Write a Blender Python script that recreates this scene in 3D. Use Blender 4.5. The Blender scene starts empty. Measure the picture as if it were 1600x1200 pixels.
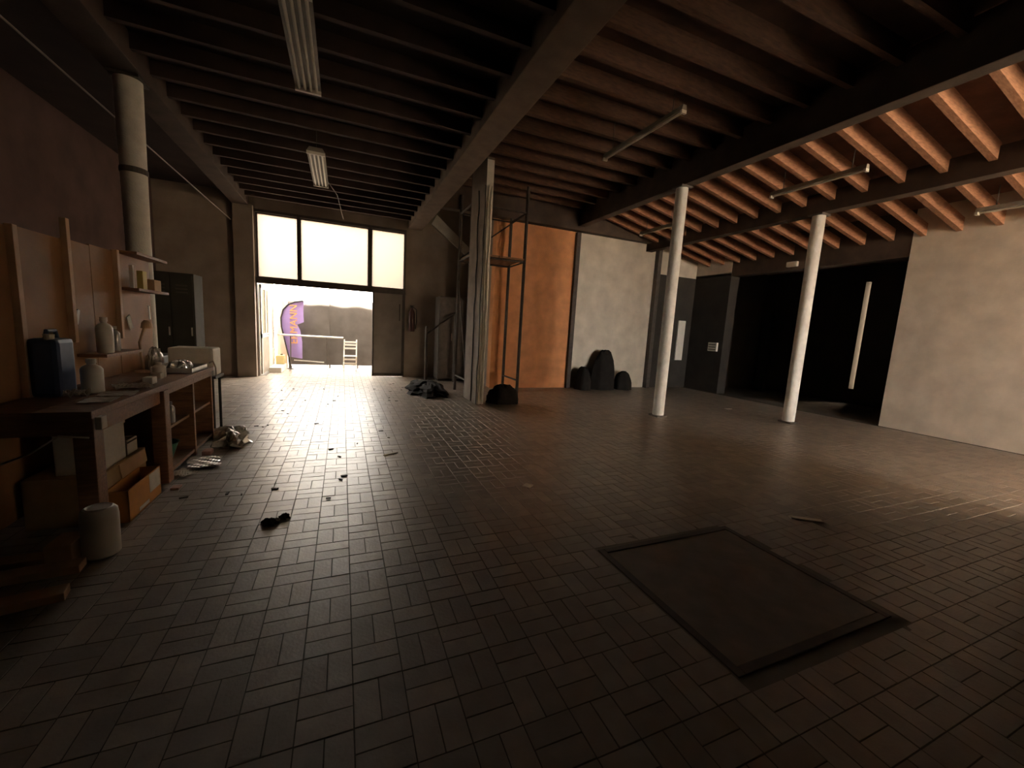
import bpy, bmesh, math, random
from mathutils import Vector, Matrix
random.seed(7)
C = bpy.context.scene.collection

# ------------------------------------------------------------------ camera
YAW, PITCH, ROLL, FPX, CAMH = 0.4024, -0.1350, 0.0575, 629.0, 1.5
_f = Vector((math.sin(YAW)*math.cos(PITCH), math.cos(YAW)*math.cos(PITCH), math.sin(PITCH)))
_r = Vector((math.cos(YAW), -math.sin(YAW), 0)); _u = _r.cross(_f)
_r2 = _r*math.cos(ROLL) + _u*math.sin(ROLL); _u2 = _r2.cross(_f)
cd = bpy.data.cameras.new('camera'); cam = bpy.data.objects.new('camera', cd); C.objects.link(cam)
cd.sensor_width = 36; cd.lens = FPX/1600*36; cd.clip_start = 0.05; cd.clip_end = 200
m = Matrix.Identity(4)
for i in range(3):
    m[i][0] = _r2[i]; m[i][1] = _u2[i]; m[i][2] = -_f[i]
m[2][3] = CAMH
cam.matrix_world = m
bpy.context.scene.camera = cam
def project(p):
    q = Vector(p) - Vector((0, 0, CAMH)); d = q.dot(_f)
    if d < 0.05: return None
    return 800 + FPX*q.dot(_r2)/d, 600 - FPX*q.dot(_u2)/d

# ------------------------------------------------------------------ sky, sun, exposure
SKY, SUN = 32.0, 270.0
w = bpy.data.worlds.new('overcast_sky'); bpy.context.scene.world = w; w.use_nodes = True
bg = w.node_tree.nodes['Background']; bg.inputs[0].default_value = (1.0, 0.93, 0.82, 1); bg.inputs[1].default_value = SKY
sl = bpy.data.lights.new('sun', 'SUN'); sl.energy = SUN; sl.color = (1, 0.89, 0.75); sl.angle = math.radians(1.5)
so = bpy.data.objects.new('sun', sl); C.objects.link(so)
so.rotation_euler = Vector((-0.25, -0.50, 0.83)).to_track_quat('Z', 'Y').to_euler(); so.location = (30, 5, 20)
vs = bpy.context.scene.view_settings
vs.view_transform = 'Standard'; vs.look = 'None'; vs.gamma = 1; vs.use_curve_mapping = False; vs.exposure = -0.15
cy = bpy.context.scene.cycles
cy.use_denoising = True; cy.max_bounces = 10; cy.diffuse_bounces = 6; cy.glossy_bounces = 4; cy.transparent_max_bounces = 8
cy.caustics_reflective = False; cy.caustics_refractive = False; cy.sample_clamp_indirect = 6.0

# ------------------------------------------------------------------ materials
MATS = {}
def mat(name, col, rough=0.7, var=0.25, scale=6.0, bump=0.0, bscale=40.0, metal=0.0, spec=0.4, col2=None, stretch=None, rnd=None, ior=1.5):
    if name in MATS: return MATS[name]
    M = bpy.data.materials.new(name); M.use_nodes = True; nt = M.node_tree; N = nt.nodes; L = nt.links
    b = N['Principled BSDF']; b.inputs['Roughness'].default_value = rough; b.inputs['Metallic'].default_value = metal
    b.inputs['Specular IOR Level'].default_value = spec
    b.inputs['IOR'].default_value = ior
    tc = N.new('ShaderNodeTexCoord'); src = tc.outputs['Object']
    if stretch:
        mp = N.new('ShaderNodeMapping'); mp.inputs['Scale'].default_value = stretch; L.new(src, mp.inputs[0]); src = mp.outputs[0]
    nz = N.new('ShaderNodeTexNoise'); nz.inputs['Scale'].default_value = scale; nz.inputs['Detail'].default_value = 6
    L.new(src, nz.inputs['Vector'])
    rp = N.new('ShaderNodeValToRGB'); rp.color_ramp.elements[0].position = 0.3; rp.color_ramp.elements[1].position = 0.7
    c2 = col2 or tuple(c*(1-var) for c in col)
    rp.color_ramp.elements[0].color = (*c2, 1); rp.color_ramp.elements[1].color = (*col, 1)
    L.new(nz.outputs['Fac'], rp.inputs[0]); out = rp.outputs[0]
    if rnd:
        if rnd == 'object':
            oi = N.new('ShaderNodeObjectInfo'); rv = oi.outputs['Random']
        else:
            at = N.new('ShaderNodeAttribute'); at.attribute_name = 'rnd'; rv = at.outputs['Fac']
        mr = N.new('ShaderNodeMapRange'); mr.inputs['To Min'].default_value = 0.72; mr.inputs['To Max'].default_value = 1.12
        L.new(rv, mr.inputs['Value'])
        mx = N.new('ShaderNodeVectorMath'); mx.operation = 'SCALE'
        L.new(out, mx.inputs[0]); L.new(mr.outputs[0], mx.inputs['Scale']); out = mx.outputs[0]
    L.new(out, b.inputs['Base Color'])
    if bump > 0:
        n2 = N.new('ShaderNodeTexNoise'); n2.inputs['Scale'].default_value = bscale; n2.inputs['Detail'].default_value = 4
        L.new(src, n2.inputs['Vector'])
        bp = N.new('ShaderNodeBump'); bp.inputs['Strength'].default_value = bump; bp.inputs['Distance'].default_value = 0.01
        L.new(n2.outputs['Fac'], bp.inputs['Height']); L.new(bp.outputs[0], b.inputs['Normal'])
    MATS[name] = M
    return M
def glass_mat(name, col, rough):
    """thin pane: tinted transparency plus a reflecting skin"""
    M = bpy.data.materials.new(name); M.use_nodes = True; nt = M.node_tree; N = nt.nodes; L = nt.links
    N.remove(N['Principled BSDF']); o = N['Material Output']
    t = N.new('ShaderNodeBsdfTransparent'); t.inputs[0].default_value = (*col, 1)
    g = N.new('ShaderNodeBsdfGlossy'); g.inputs['Roughness'].default_value = rough; g.inputs[0].default_value = (.8, .8, .8, 1)
    mx = N.new('ShaderNodeMixShader'); mx.inputs[0].default_value = 0.06
    L.new(t.outputs[0], mx.inputs[1]); L.new(g.outputs[0], mx.inputs[2]); L.new(mx.outputs[0], o.inputs[0])
    MATS[name] = M; return M

WOODS = (1.5, 14, 14)
M_PAVER = mat('worn_clay_paver', (.31, .25, .195), .36, .3, 9, .15, 60, spec=1.0, ior=1.62, rnd='object')
M_FIELD = mat('worn_clay_paver_field', (.31, .25, .195), .36, .3, 9, .15, 60, spec=1.0, ior=1.62, rnd='attr')
M_JOINT = mat('sandy_joint', (.10, .085, .07), .95, .4, 30)
M_SLAB = mat('concrete_slab', (.20, .17, .14), .8, .3, 3, .2)
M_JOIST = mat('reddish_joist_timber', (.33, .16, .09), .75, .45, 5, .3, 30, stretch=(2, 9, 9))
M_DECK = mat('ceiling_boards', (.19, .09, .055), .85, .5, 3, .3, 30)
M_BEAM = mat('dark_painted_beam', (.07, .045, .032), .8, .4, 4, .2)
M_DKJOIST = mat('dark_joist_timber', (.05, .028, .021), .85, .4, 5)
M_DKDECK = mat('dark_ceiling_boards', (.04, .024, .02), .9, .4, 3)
M_SHADEJOIST = mat('shade_darkened_joist', (.10, .05, .03), .8, .45, 5, .3, 30, stretch=(2, 9, 9))  # joist timber darkened so the first right bay's shade sits in its colour
M_SHADEDECK = mat('shade_darkened_boards', (.075, .036, .023), .85, .5, 3, .3, 30)  # boards of the same bay, shade likewise put into the colour
M_BEAM0 = mat('brown_concrete_beam', (.16, .115, .085), .85, .3, 5, .2)
M_PLASTER = mat('cream_plaster', (.74, .66, .56), .9, .25, 2.5, .25, 25)
M_GREY = mat('grey_brown_plaster', (.34, .28, .23), .9, .3, 2, .2, 25)
M_ORANGE = mat('orange_render', (.80, .36, .16), .9, .3, 3, .4, 40)
M_DARKW = mat('near_black_wall', (.045, .039, .034), .9, .4, 2)  # near-black base colour for store walls and dado panels
M_LEFTW = mat('brown_wall', (.10, .058, .05), .9, .4, 2)
M_WHITE = mat('white_paint', (.82, .79, .72), .55, .12, 8, .1)
M_COLUMN = mat('whitewashed_column', (.88, .85, .79), .7, .2, 7, .3, 50)
M_STEEL = mat('dark_steel_frame', (.10, .085, .075), .5, .3, 10, metal=.3)
M_DOOR = mat('grey_metal_door', (.30, .27, .24), .55, .25, 3, metal=.1)
M_DKDOOR = mat('dim_locker_paint', (.06, .057, .046), .9, .3, 3, spec=.1)
M_RUST = mat('rusty_dark_tube', (.055, .038, .03), .6, .5, 12, .2)
M_WOOD = mat('brown_workbench_wood', (.30, .15, .075), .65, .45, 4, .25, 30, stretch=WOODS)
M_PLY = mat('plywood_board', (.36, .19, .085), .7, .35, 3, .15, 30)
M_BATTEN = mat('pale_batten', (.66, .44, .28), .7, .3, 5)
M_CARD = mat('corrugated_cardboard', (.50, .34, .19), .85, .2, 8)
M_OCARD = mat('orange_carton', (.62, .27, .06), .7, .2, 8)
M_STYRO = mat('white_polystyrene', (.80, .79, .74), .8, .08, 40, .3, 120)
M_PLASTIC = mat('milky_plastic', (.84, .82, .76), .4, .1, 6)
M_PAPER = mat('dusty_paper', (.70, .65, .56), .85, .2, 10)
M_FOIL = mat('crumpled_clear_film', (.72, .70, .66), .22, .4, 20, .4, 60, metal=.35, spec=.8)
M_GLASSB = mat('dusty_bottle_glass', (.42, .40, .37), .12, .3, 10, spec=.9)
M_GREEN = mat('green_plastic', (.03, .13, .075), .5, .2, 6)
M_BLUE = mat('blue_plastic', (.07, .10, .19), .5, .3, 6)
M_YELLOW = mat('yellow_card', (.62, .47, .12), .7, .2, 6)
M_PINK = mat('pink_cloth', (.55, .33, .27), .9, .2, 10)
M_BLACK = mat('black_rubber', (.02, .018, .016), .6, .3, 8)
M_MATTE = mat('matte_black_sheeting', (.022, .019, .017), .9, .3, 8, spec=.15)
M_TARP = mat('grey_tarpaulin', (.12, .105, .093), .5, .3, 3, .35, 5)
M_FLAG = mat('purple_flag_cloth', (.42, .30, .66), .8, .15, 4)
M_FLAGL = mat('flag_lettering', (.95, .48, .16), .8, .1, 4)
M_COURT = mat('courtyard_render', (.60, .50, .40), .9, .2, 3)
M_YBOX = mat('pale_yellow_plastic', (.75, .62, .30), .6, .1, 5)
M_ALU = mat('bare_aluminium', (.72, .68, .62), .35, .2, 12, metal=.6)
M_RED = mat('dark_red_enamel', (.075, .03, .026), .35, .2, 6)
M_GROUND = mat('pale_yard_ground', (.50, .43, .34), .9, .2, 1)
M_TUBE = mat('unlit_fluorescent_tube', (.80, .75, .66), .3, .05, 8)
M_LAMP = mat('dusty_lamp_enamel', (.30, .27, .23), .6, .2, 8)
def frosted_mat(name, col):
    M = bpy.data.materials.new(name); M.use_nodes = True; nt = M.node_tree; N = nt.nodes
    N.remove(N['Principled BSDF']); t = N.new('ShaderNodeBsdfTranslucent')
    nz = N.new('ShaderNodeTexNoise'); nz.inputs['Scale'].default_value = 1.5
    rp = N.new('ShaderNodeValToRGB'); rp.color_ramp.elements[0].color = (*[c*.9 for c in col], 1); rp.color_ramp.elements[1].color = (*col, 1)
    nt.links.new(nz.outputs['Fac'], rp.inputs[0]); nt.links.new(rp.outputs[0], t.inputs[0]); nt.links.new(t.outputs[0], N['Material Output'].inputs[0])
    MATS[name] = M; return M
M_PANE = frosted_mat('cream_frosted_pane', (.093, .081, .069))
M_CLEAR = glass_mat('clear_pane', (.55, .56, .55), .05)

# ------------------------------------------------------------------ builders
POS = {}
class MB:
    """collects shapes in world coordinates; build() links ONE mesh object"""
    def __init__(s): s.bm = bmesh.new()
    def box(s, x0, x1, y0, y1, z0, z1, bev=0.0, rot=None):
        r = bmesh.ops.create_cube(s.bm, size=1.0); vs_ = r['verts']
        c = Vector(((x0+x1)/2, (y0+y1)/2, (z0+z1)/2)); d = (abs(x1-x0), abs(y1-y0), abs(z1-z0))
        for v in vs_:
            p = Vector((v.co.x*d[0], v.co.y*d[1], v.co.z*d[2]))
            if rot is not None: p = rot @ p
            v.co = c + p
        if bev > 0:
            es = list({e for v in vs_ for e in v.link_edges})
            bmesh.ops.bevel(s.bm, geom=es, offset=bev, segments=2, affect='EDGES', profile=0.6)
        return s
    def tube(s, pts, r, n=10, cap=True):
        pts = [Vector(p) for p in pts]; rs = r if isinstance(r, (list, tuple)) else [r]*len(pts)
        rings = []; prev = None
        for i, p in enumerate(pts):
            t = (pts[min(i+1, len(pts)-1)] - pts[max(i-1, 0)]).normalized()
            if prev is None:
                a = Vector((0, 0, 1)) if abs(t.z) < .9 else Vector((1, 0, 0)); u = t.cross(a).normalized()
            else: u = (prev - t*prev.dot(t)).normalized()
            prev = u; v = t.cross(u)
            rings.append([s.bm.verts.new(p + (u*math.cos(2*math.pi*k/n) + v*math.sin(2*math.pi*k/n))*rs[i]) for k in range(n)])
        for a, b in zip(rings, rings[1:]):
            for k in range(n): s.bm.faces.new((a[k], a[(k+1) % n], b[(k+1) % n], b[k]))
        if cap:
            s.bm.faces.new(rings[0][::-1]); s.bm.faces.new(rings[-1])
        return s
    def lathe(s, c, prof, n=20):
        rings = []
        for (r, z) in prof:
            rings.append([s.bm.verts.new((c[0]+r*math.cos(2*math.pi*k/n), c[1]+r*math.sin(2*math.pi*k/n), c[2]+z)) for k in range(n)])
        for a, b in zip(rings, rings[1:]):
            for k in range(n): s.bm.faces.new((a[k], a[(k+1) % n], b[(k+1) % n], b[k]))
        if prof[0][0] > 1e-4: s.bm.faces.new(rings[0][::-1])
        if prof[-1][0] > 1e-4: s.bm.faces.new(rings[-1])
        return s
    def prism(s, poly, axis, a, b):
        """poly in the two remaining axes, extruded along axis from a to b"""
        def P(q, t):
            q = list(q); q.insert(axis, t); return q
        A = [s.bm.verts.new(P(q, a)) for q in poly]; B = [s.bm.verts.new(P(q, b)) for q in poly]
        n = len(poly); s.bm.faces.new(A); s.bm.faces.new(B[::-1])
        for k in range(n): s.bm.faces.new((A[k], B[k], B[(k+1) % n], A[(k+1) % n]))
        return s
    def sheet(s, nx, ny, fn, thick=0.0):
        g = [[s.bm.verts.new(fn(i/nx, j/ny)) for j in range(ny+1)] for i in range(nx+1)]
        fs = [s.bm.faces.new((g[i][j], g[i+1][j], g[i+1][j+1], g[i][j+1])) for i in range(nx) for j in range(ny)]
        if thick:
            bmesh.ops.recalc_face_normals(s.bm, faces=fs)
            bmesh.ops.solidify(s.bm, geom=fs, thickness=thick)
        return s
    def build(s, name, mt, parent=None, loc=None, smooth=False):
        bm = s.bm; bmesh.ops.recalc_face_normals(bm, faces=bm.faces)
        if parent is not None:
            off = POS[parent.name]
        elif loc is not None: off = Vector(loc)
        else:
            xs = [v.co.x for v in bm.verts]; ys = [v.co.y for v in bm.verts]; zs = [v.co.z for v in bm.verts]
            off = Vector(((min(xs)+max(xs))/2, (min(ys)+max(ys))/2, min(zs)))
        for v in bm.verts: v.co -= off
        me = bpy.data.meshes.new(name); bm.to_mesh(me); bm.free(); me.materials.append(mt)
        if smooth:
            for p in me.polygons: p.use_smooth = True
            try: me.set_sharp_from_angle(angle=math.radians(40))
            except Exception: pass
        o = bpy.data.objects.new(name, me); C.objects.link(o)
        if parent is None: o.location = off; POS[o.name] = off
        else: o.parent = parent; POS[o.name] = off
        return o
def tag(o, label, cat, group=None):
    o['label'] = label; o['category'] = cat
    if group: o['group'] = group
    return o
def thing(name, loc, label, cat, group=None):
    o = bpy.data.objects.new(name, None); C.objects.link(o); o.location = loc; POS[o.name] = Vector(loc)
    o.empty_display_size = .1
    return tag(o, label, cat, group)
def struct(o, label=None):
    o['kind'] = 'structure'
    if label: o['label'] = label
    return o
def box(name, mt, parent, x0, x1, y0, y1, z0, z1, bev=0.0):
    return MB().box(x0, x1, y0, y1, z0, z1, bev).build(name, mt, parent)

# ================================================================== SETTING
FY = 11.5                      # inner face of the street facade
XL, XR = -3.8, 9.95
# ---- floor: slab, individual pavers
HX0, HX1, HY0, HY1 = 1.68, 2.86, 1.10, 2.14        # pit cover
floor = MB().box(XL-.3, 13.2, -5.3, FY+2.2, -.25, -.0028).build('floor', M_JOINT, loc=(0, 0, 0)); struct(floor, 'brown clay brick floor laid in basket weave')
MS = 0.2
def paver_mesh(bm, cx, cy, lx, ly, zt, rv=None, lay=None, tilt=(0, 0)):
    hx, hy, b = lx/2, ly/2, .0008
    def z(x, y, zz): return zz + x*tilt[0] + y*tilt[1]
    rows = []
    for (dx, dy, zz) in ((hx-b, hy-b, zt), (hx, hy, zt-b), (hx, hy, zt-.012)):
        rows.append([bm.verts.new((cx+sx*dx, cy+sy*dy, z(sx*dx, sy*dy, zz))) for sx, sy in ((-1, -1), (1, -1), (1, 1), (-1, 1))])
    fs = [bm.faces.new(rows[0])]
    for a, c in zip(rows, rows[1:]):
        for k in range(4): fs.append(bm.faces.new((c[k], c[(k+1) % 4], a[(k+1) % 4], a[k])))
    if lay is not None:
        for f in fs: f[lay] = rv
bmU = bmesh.new(); paver_mesh(bmU, 0, 0, .095, .195, 0)
PM = bpy.data.meshes.new('paver'); bmU.to_mesh(PM); bmU.free(); PM.materials.append(M_PAVER)
spots = []
i0, i1, j0, j1 = int((XL)/MS)-1, int(XR/MS), 0, int((FY+1.9)/MS)
for i in range(i0, i1+1):
    for j in range(j0, j1+1):
        x, y = (i+.5)*MS+.04, (j+.5)*MS
        if x < XL+.1 or x > XR-.05: continue
        if y > FY and not (-1.75 < x < 1.6): continue
        for k in (-.05, .05):
            if (i+j) % 2: c = (x+k, y, 0)
            else: c = (x, y+k, 1)
            if HX0-.06 < c[0] < HX1+.06 and HY0-.06 < c[1] < HY1+.06: continue
            spots.append(c)
def size_in_view(c):
    p = project((c[0], c[1], 0))
    if p is None or not (230 < p[0] < 1180 and 600 < p[1] < 1110): return 0
    if p[0] < 430 and p[1] > 900: return 0
    d2 = c[0]**2 + c[1]**2 + CAMH**2
    return 1/(d2*math.sqrt(d2))
order = sorted(range(len(spots)), key=lambda q: -size_in_view(spots[q]))
near = set(order[:300])
bmF = bmesh.new(); lay = bmF.faces.layers.float.new('rnd')
for q, (x, y, hz) in enumerate(spots):
    zt = random.uniform(-.001, .001); tl = (random.gauss(0, .005), random.gauss(0, .005))
    if q in near:
        o = bpy.data.objects.new('paver', PM); C.objects.link(o); o.parent = floor
        o.location = (x, y, zt); o.rotation_euler = (tl[1], -tl[0], math.pi/2 if hz else 0)
    else:
        lx, ly = (.195, .095) if hz else (.095, .195)
        paver_mesh(bmF, x, y, lx, ly, zt, random.random(), lay, tl)
me = bpy.data.meshes.new('pavers'); bmF.to_mesh(me); bmF.free(); me.materials.append(M_FIELD)
pf = bpy.data.objects.new('pavers', me); C.objects.link(pf); pf.parent = floor; pf['kind'] = 'stuff'

# ---- ceiling: nave (flat), right bays (flat then falling to the right wall), left aisle
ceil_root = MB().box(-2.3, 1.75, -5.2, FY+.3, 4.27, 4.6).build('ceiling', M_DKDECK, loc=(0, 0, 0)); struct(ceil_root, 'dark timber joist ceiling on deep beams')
deckA = MB().box(1.6, 5.75, -5.2, FY+.3, 4.77, 5.0).build('deck', M_SHADEDECK, ceil_root)
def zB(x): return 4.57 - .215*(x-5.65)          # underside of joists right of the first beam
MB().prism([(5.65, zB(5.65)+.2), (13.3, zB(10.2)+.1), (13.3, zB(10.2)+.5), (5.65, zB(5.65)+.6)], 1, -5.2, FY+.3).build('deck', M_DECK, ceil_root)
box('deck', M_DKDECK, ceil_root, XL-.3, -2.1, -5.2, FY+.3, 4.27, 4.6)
def share(name, me, loc):
    o = bpy.data.objects.new(name, me); C.objects.link(o); o.parent = ceil_root; o.location = loc; return o
# joists cross the nave, spaced 0.48
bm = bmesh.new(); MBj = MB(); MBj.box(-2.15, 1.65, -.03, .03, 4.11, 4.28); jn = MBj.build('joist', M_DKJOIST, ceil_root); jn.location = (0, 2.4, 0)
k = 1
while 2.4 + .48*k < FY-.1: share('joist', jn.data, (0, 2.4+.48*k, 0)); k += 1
ja = MB().box(1.95, 5.58, -.035, .035, 4.56, 4.78).build('joist', M_SHADEJOIST, ceil_root); ja.location = (0, -.03, 0)
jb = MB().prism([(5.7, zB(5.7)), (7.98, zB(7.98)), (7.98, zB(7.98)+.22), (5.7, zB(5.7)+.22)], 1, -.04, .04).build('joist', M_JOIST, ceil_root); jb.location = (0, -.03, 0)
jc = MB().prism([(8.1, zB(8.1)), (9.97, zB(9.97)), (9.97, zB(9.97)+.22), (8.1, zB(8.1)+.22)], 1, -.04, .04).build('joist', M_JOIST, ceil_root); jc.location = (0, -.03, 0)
for k in range(1, 20):
    y = -.03 + .48*k
    if y > 9.25: break
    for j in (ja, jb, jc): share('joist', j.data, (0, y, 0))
box('beam', M_BEAM0, ceil_root, 1.62, 1.98, -5.1, FY+.1, 4.0, 4.78, .012)
box('beam', M_BEAM, ceil_root, 5.55, 5.75, -5.1, 9.55, 4.2, 4.7, .01)
box('beam', M_BEAM, ceil_root, 7.95, 8.16, -5.1, 9.55, 3.9, 4.25, .01)
box('beam', M_BEAM, ceil_root, -2.32, -2.0, -5.1, FY+.1, 3.98, 4.4, .012)
MB().box(1.98, 9.95, 9.30, 9.5, 4.10, 4.75).build('wall_plate', M_BEAM, ceil_root)

# ---- walls
wl = MB().box(XL-.25, XL, -5.2, FY+.2, -.2, 4.5).build('wall_left', M_LEFTW, loc=(XL, 0, 0)); struct(wl, 'dark brown side wall')
wk = MB().box(XL-.2, 6.4, -5.3, -5.0, -.2, 5.1).box(9.7, 13.3, -5.3, -5.0, -.2, 5.1).box(6.35, 9.75, -5.3, -5.0, -.2, .7).box(6.35, 9.75, -5.3, -5.0, 3.4, 5.1).build('wall_back', M_GREY, loc=(0, -5, 0)); struct(wk, 'plain plaster wall behind with a window added to light the end walls')  # back window added out of view to light orange and cream walls
# facade: solid sides, header
wf = MB().box(XL-.2, -1.9, FY, FY+.25, -.2, 4.6).box(1.58, 5.4, FY, FY+.25, -.2, 5.0).box(-1.95, 1.6, FY, FY+.25, 3.95, 4.6)\
    .build('wall_front', M_GREY, loc=(0, FY, 0)); struct(wf, 'grey brown street facade wall')
MB().box(-2.32, -1.92, FY-.14, FY, 0, 4.0, .01).build('pier', M_GREY, wf)
# orange wall and cream wall closing the right bays
wo = MB().box(3.42, 5.62, 9.5, 9.75, -.2, 4.8).build('wall_orange', M_ORANGE, loc=(4.5, 9.5, 0)); struct(wo, 'orange rendered wall behind the scaffold')
wr_ = MB().box(3.42, 3.6, 9.75, FY+.1, -.2, 4.9).build('wall_return', M_GREY, loc=(3.5, 10.6, 0)); struct(wr_)
wc = MB().box(5.62, 13.3, 9.52, 9.8, -.2, 4.8).build('wall_cream', M_PLASTER, loc=(7.8, 9.5, 0)); struct(wc, 'stained cream plaster end wall')
# right wall: doorway on the sunny side near the viewer, wide dark opening further on
RY0, RY1 = -4.2, 0.7
w2 = MB().box(XR, XR+.3, RY1, 4.44, -.2, 4.3).box(XR, XR+.3, -5.2, RY0, -.2, 4.3).box(XR, XR+.3, RY0-.05, RY1+.05, 3.45, 4.3).box(XR, XR+.3, RY0-.05, RY1+.05, -.2, .9)\
    .box(XR, XR+.3, 8.3, 9.6, 3.32, 4.3).box(XR, XR+.3, 8.3, 9.6, -.2, 3.4).build('wall_right', M_PLASTER, loc=(XR, 3, 0)); struct(w2, 'cream plaster side wall with a wide dark opening and a big side window')
MB().box(XR+.01, XR+.29, 4.4, 8.32, 3.30, 4.3).build('lintel', M_BEAM, w2)
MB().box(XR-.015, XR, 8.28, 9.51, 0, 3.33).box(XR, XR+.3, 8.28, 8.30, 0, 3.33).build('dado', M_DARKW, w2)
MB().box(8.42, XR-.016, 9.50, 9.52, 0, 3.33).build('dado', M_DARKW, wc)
wp = MB().box(6.0, 6.15, -5.1, 1.35, -.2, 4.85).build('wall_baffle', M_GREY, loc=(6, -2, 0)); struct(wp, 'unseen plaster baffle added to keep the foreground dark')  # baffle added out of view, keeps side light off the foreground
# store room beyond the right wall
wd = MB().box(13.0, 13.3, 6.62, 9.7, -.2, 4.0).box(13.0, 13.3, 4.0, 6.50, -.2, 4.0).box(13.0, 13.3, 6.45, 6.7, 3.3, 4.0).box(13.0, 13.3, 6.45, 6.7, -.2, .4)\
    .build('wall_store', M_DARKW, loc=(13, 7, 0)); struct(wd, 'dark wall of the store room')
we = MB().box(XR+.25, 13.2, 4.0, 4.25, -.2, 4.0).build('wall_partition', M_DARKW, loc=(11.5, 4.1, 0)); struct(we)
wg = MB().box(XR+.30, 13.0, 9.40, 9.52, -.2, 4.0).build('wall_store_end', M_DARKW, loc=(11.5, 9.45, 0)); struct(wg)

# ---- facade glazing and doors
def window(name, x0, x1, z0, z1, y, pane):
    t = bpy.data.objects.new(name, None); C.objects.link(t); t.location = (x0, y, z0); POS[t.name] = Vector((x0, y, z0)); t['kind'] = 'structure'
    b = .035
    MB().box(x0-b, x1+b, y, y+.08, z0-b, z0).box(x0-b, x1+b, y, y+.08, z1, z1+b).box(x0-b, x0, y, y+.08, z0, z1).box(x1, x1+b, y, y+.08, z0, z1)\
        .build('window_frame', M_STEEL, t)
    MB().sheet(1, 1, lambda u, v: (x0+(x1-x0)*u, y+.04, z0+(z1-z0)*v)).build('pane', pane, t)
    return t
for n, (a, b) in enumerate(((-1.86, -1.03), (-.94, .61), (.72, 1.53))):
    o = window('window_%d' % (n+1), a, b, 2.42, 3.86, FY+.05, M_PANE); o['label'] = ('narrow frosted window above the open doorway', 'wide frosted window in the middle above the doorway', 'narrow frosted window above the closed grey door leaf')[n]
tr = MB().box(-1.93, 1.6, FY, FY+.14, 2.26, 2.39).build('trim_1', M_STEEL); struct(tr, 'dark steel transom over the doorway')
for n, x in enumerate((-.985, .665)):
    struct(MB().box(x-.03, x+.03, FY+.01, FY+.14, 2.39, 3.95).build('trim_%d' % (n+2), M_STEEL), 'dark steel mullion between frosted windows')
struct(MB().box(-1.93, 1.6, FY+.0, FY+.14, 3.89, 3.96).build('trim_4', M_STEEL), 'dark steel head rail over the frosted windows')
for n, x in enumerate((-1.915, 1.575)):
    struct(MB().box(x-.025, x+.025, FY+.01, FY+.14, 0, 3.9).build('trim_%d' % (n+5), M_STEEL), 'dark steel door post at the facade opening')
d1 = MB().box(.74, 1.55, FY+.03, FY+.08, .02, 2.26).build('door_1', M_DOOR, loc=(1.55, FY+.05, 0)); struct(d1, 'closed grey sheet metal door leaf')
MB().box(.735, .775, FY+.015, FY+.09, .02, 2.26).box(1.51, 1.55, FY+.015, FY+.09, .02, 2.26).box(.74, 1.55, FY+.015, FY+.09, .02, .1).build('door_frame', M_STEEL, d1)
MB().tube([(1.44, FY+.0, 1.55), (1.44, FY+.0, 2.0)], .012).tube([(1.44, FY+.0, 1.58), (1.44, FY+.03, 1.58)], .01).tube([(1.44, FY, 1.97), (1.44, FY+.03, 1.97)], .01).build('bolt', M_RUST, d1)
# glazed leaf folded outwards along the yard
d2 = thing('door_2', (-1.86, FY+.16, 0), '', ''); del d2['label'], d2['category']; struct(d2, 'glazed white door leaf folded open into the yard')
y0, y1, xx = FY+.16, FY+1.28, -1.86
MB().box(xx-.02, xx+.02, y0, y0+.09, .03, 2.24).box(xx-.02, xx+.02, y1-.09, y1, .03, 2.24).box(xx-.02, xx+.02, y0, y1, 2.14, 2.24)\
    .box(xx-.02, xx+.02, y0, y1, .93, 1.03).box(xx-.02, xx+.02, y0+.62, y0+.69, .95, 2.2).build('door_frame', M_WHITE, d2)
box('door_panel', mat('pale_grey_panel', (.42, .37, .31), .7), d2, xx-.012, xx+.012, y0+.05, y1-.05, .03, .95)
box('pane', M_CLEAR, d2, xx-.003, xx+.003, y0+.09, y1-.09, 1.03, 2.14)
MB().tube([(xx+.02, y0+.8, 1.0), (xx+.07, y0+.8, 1.0), (xx+.07, y0+.66, 1.0)], .012).build('door_handle', M_ALU, d2)

# ---- yard in front of the doorway
gr = MB().box(-14, 30, FY+1.7, 40, -.3, -.012).box(13.31, 40, -20, FY+1.7, -.3, -.02).box(XR+.3, 13.31, -5.3, 4.0, -.3, -.022).box(-14, 13.31, -40, -5.3, -.3, -.022).build('ground', M_GROUND, loc=(0, 14, 0)); struct(gr, 'pale sunlit yard ground')
wy = MB().box(-2.2, -1.79, 12.82, 13.3, -.1, 2.7).build('wall_yard', M_WHITE, loc=(-1.9, 13, 0)); struct(wy, 'white yard wall beside the open door leaf')
MB().box(-1.79, -1.775, 12.9, 12.94, .6, 2.7).box(-1.79, -1.775, 13.06, 13.1, .9, 2.7).build('rib', M_ALU, wy)
wz = MB().box(1.9, 2.2, FY+.25, 16, -.1, 4.2).build('wall_sunblock', M_GREY, loc=(2, 13, 0)); struct(wz, 'unseen grey wall added beside the yard to block sun')  # unseen wall, added as a sun block for the yard
pier = MB().box(-1.75, -1.49, 13.42, 13.7, -.01, 2.75).build('gate_pier', M_COURT); tag(pier, 'beige rendered gate pier behind the flag', 'pier')
box('groove', M_STEEL, pier, -1.752, -1.488, 13.415, 13.42, .95, .965)
kb = MB().box(-1.79, -1.5, 12.2, 13.35, -.01, .14, .01).build('kerb', M_WHITE); tag(kb, 'low white kerb along the yard wall', 'kerb')
yb = thing('jerrycan', (-1.62, 13.12, .14), 'pale yellow plastic can lying on the white kerb', 'can')
MB().box(-1.74, -1.52, 12.98, 13.26, .14, .40, .03).build('body', M_YBOX, yb)
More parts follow.
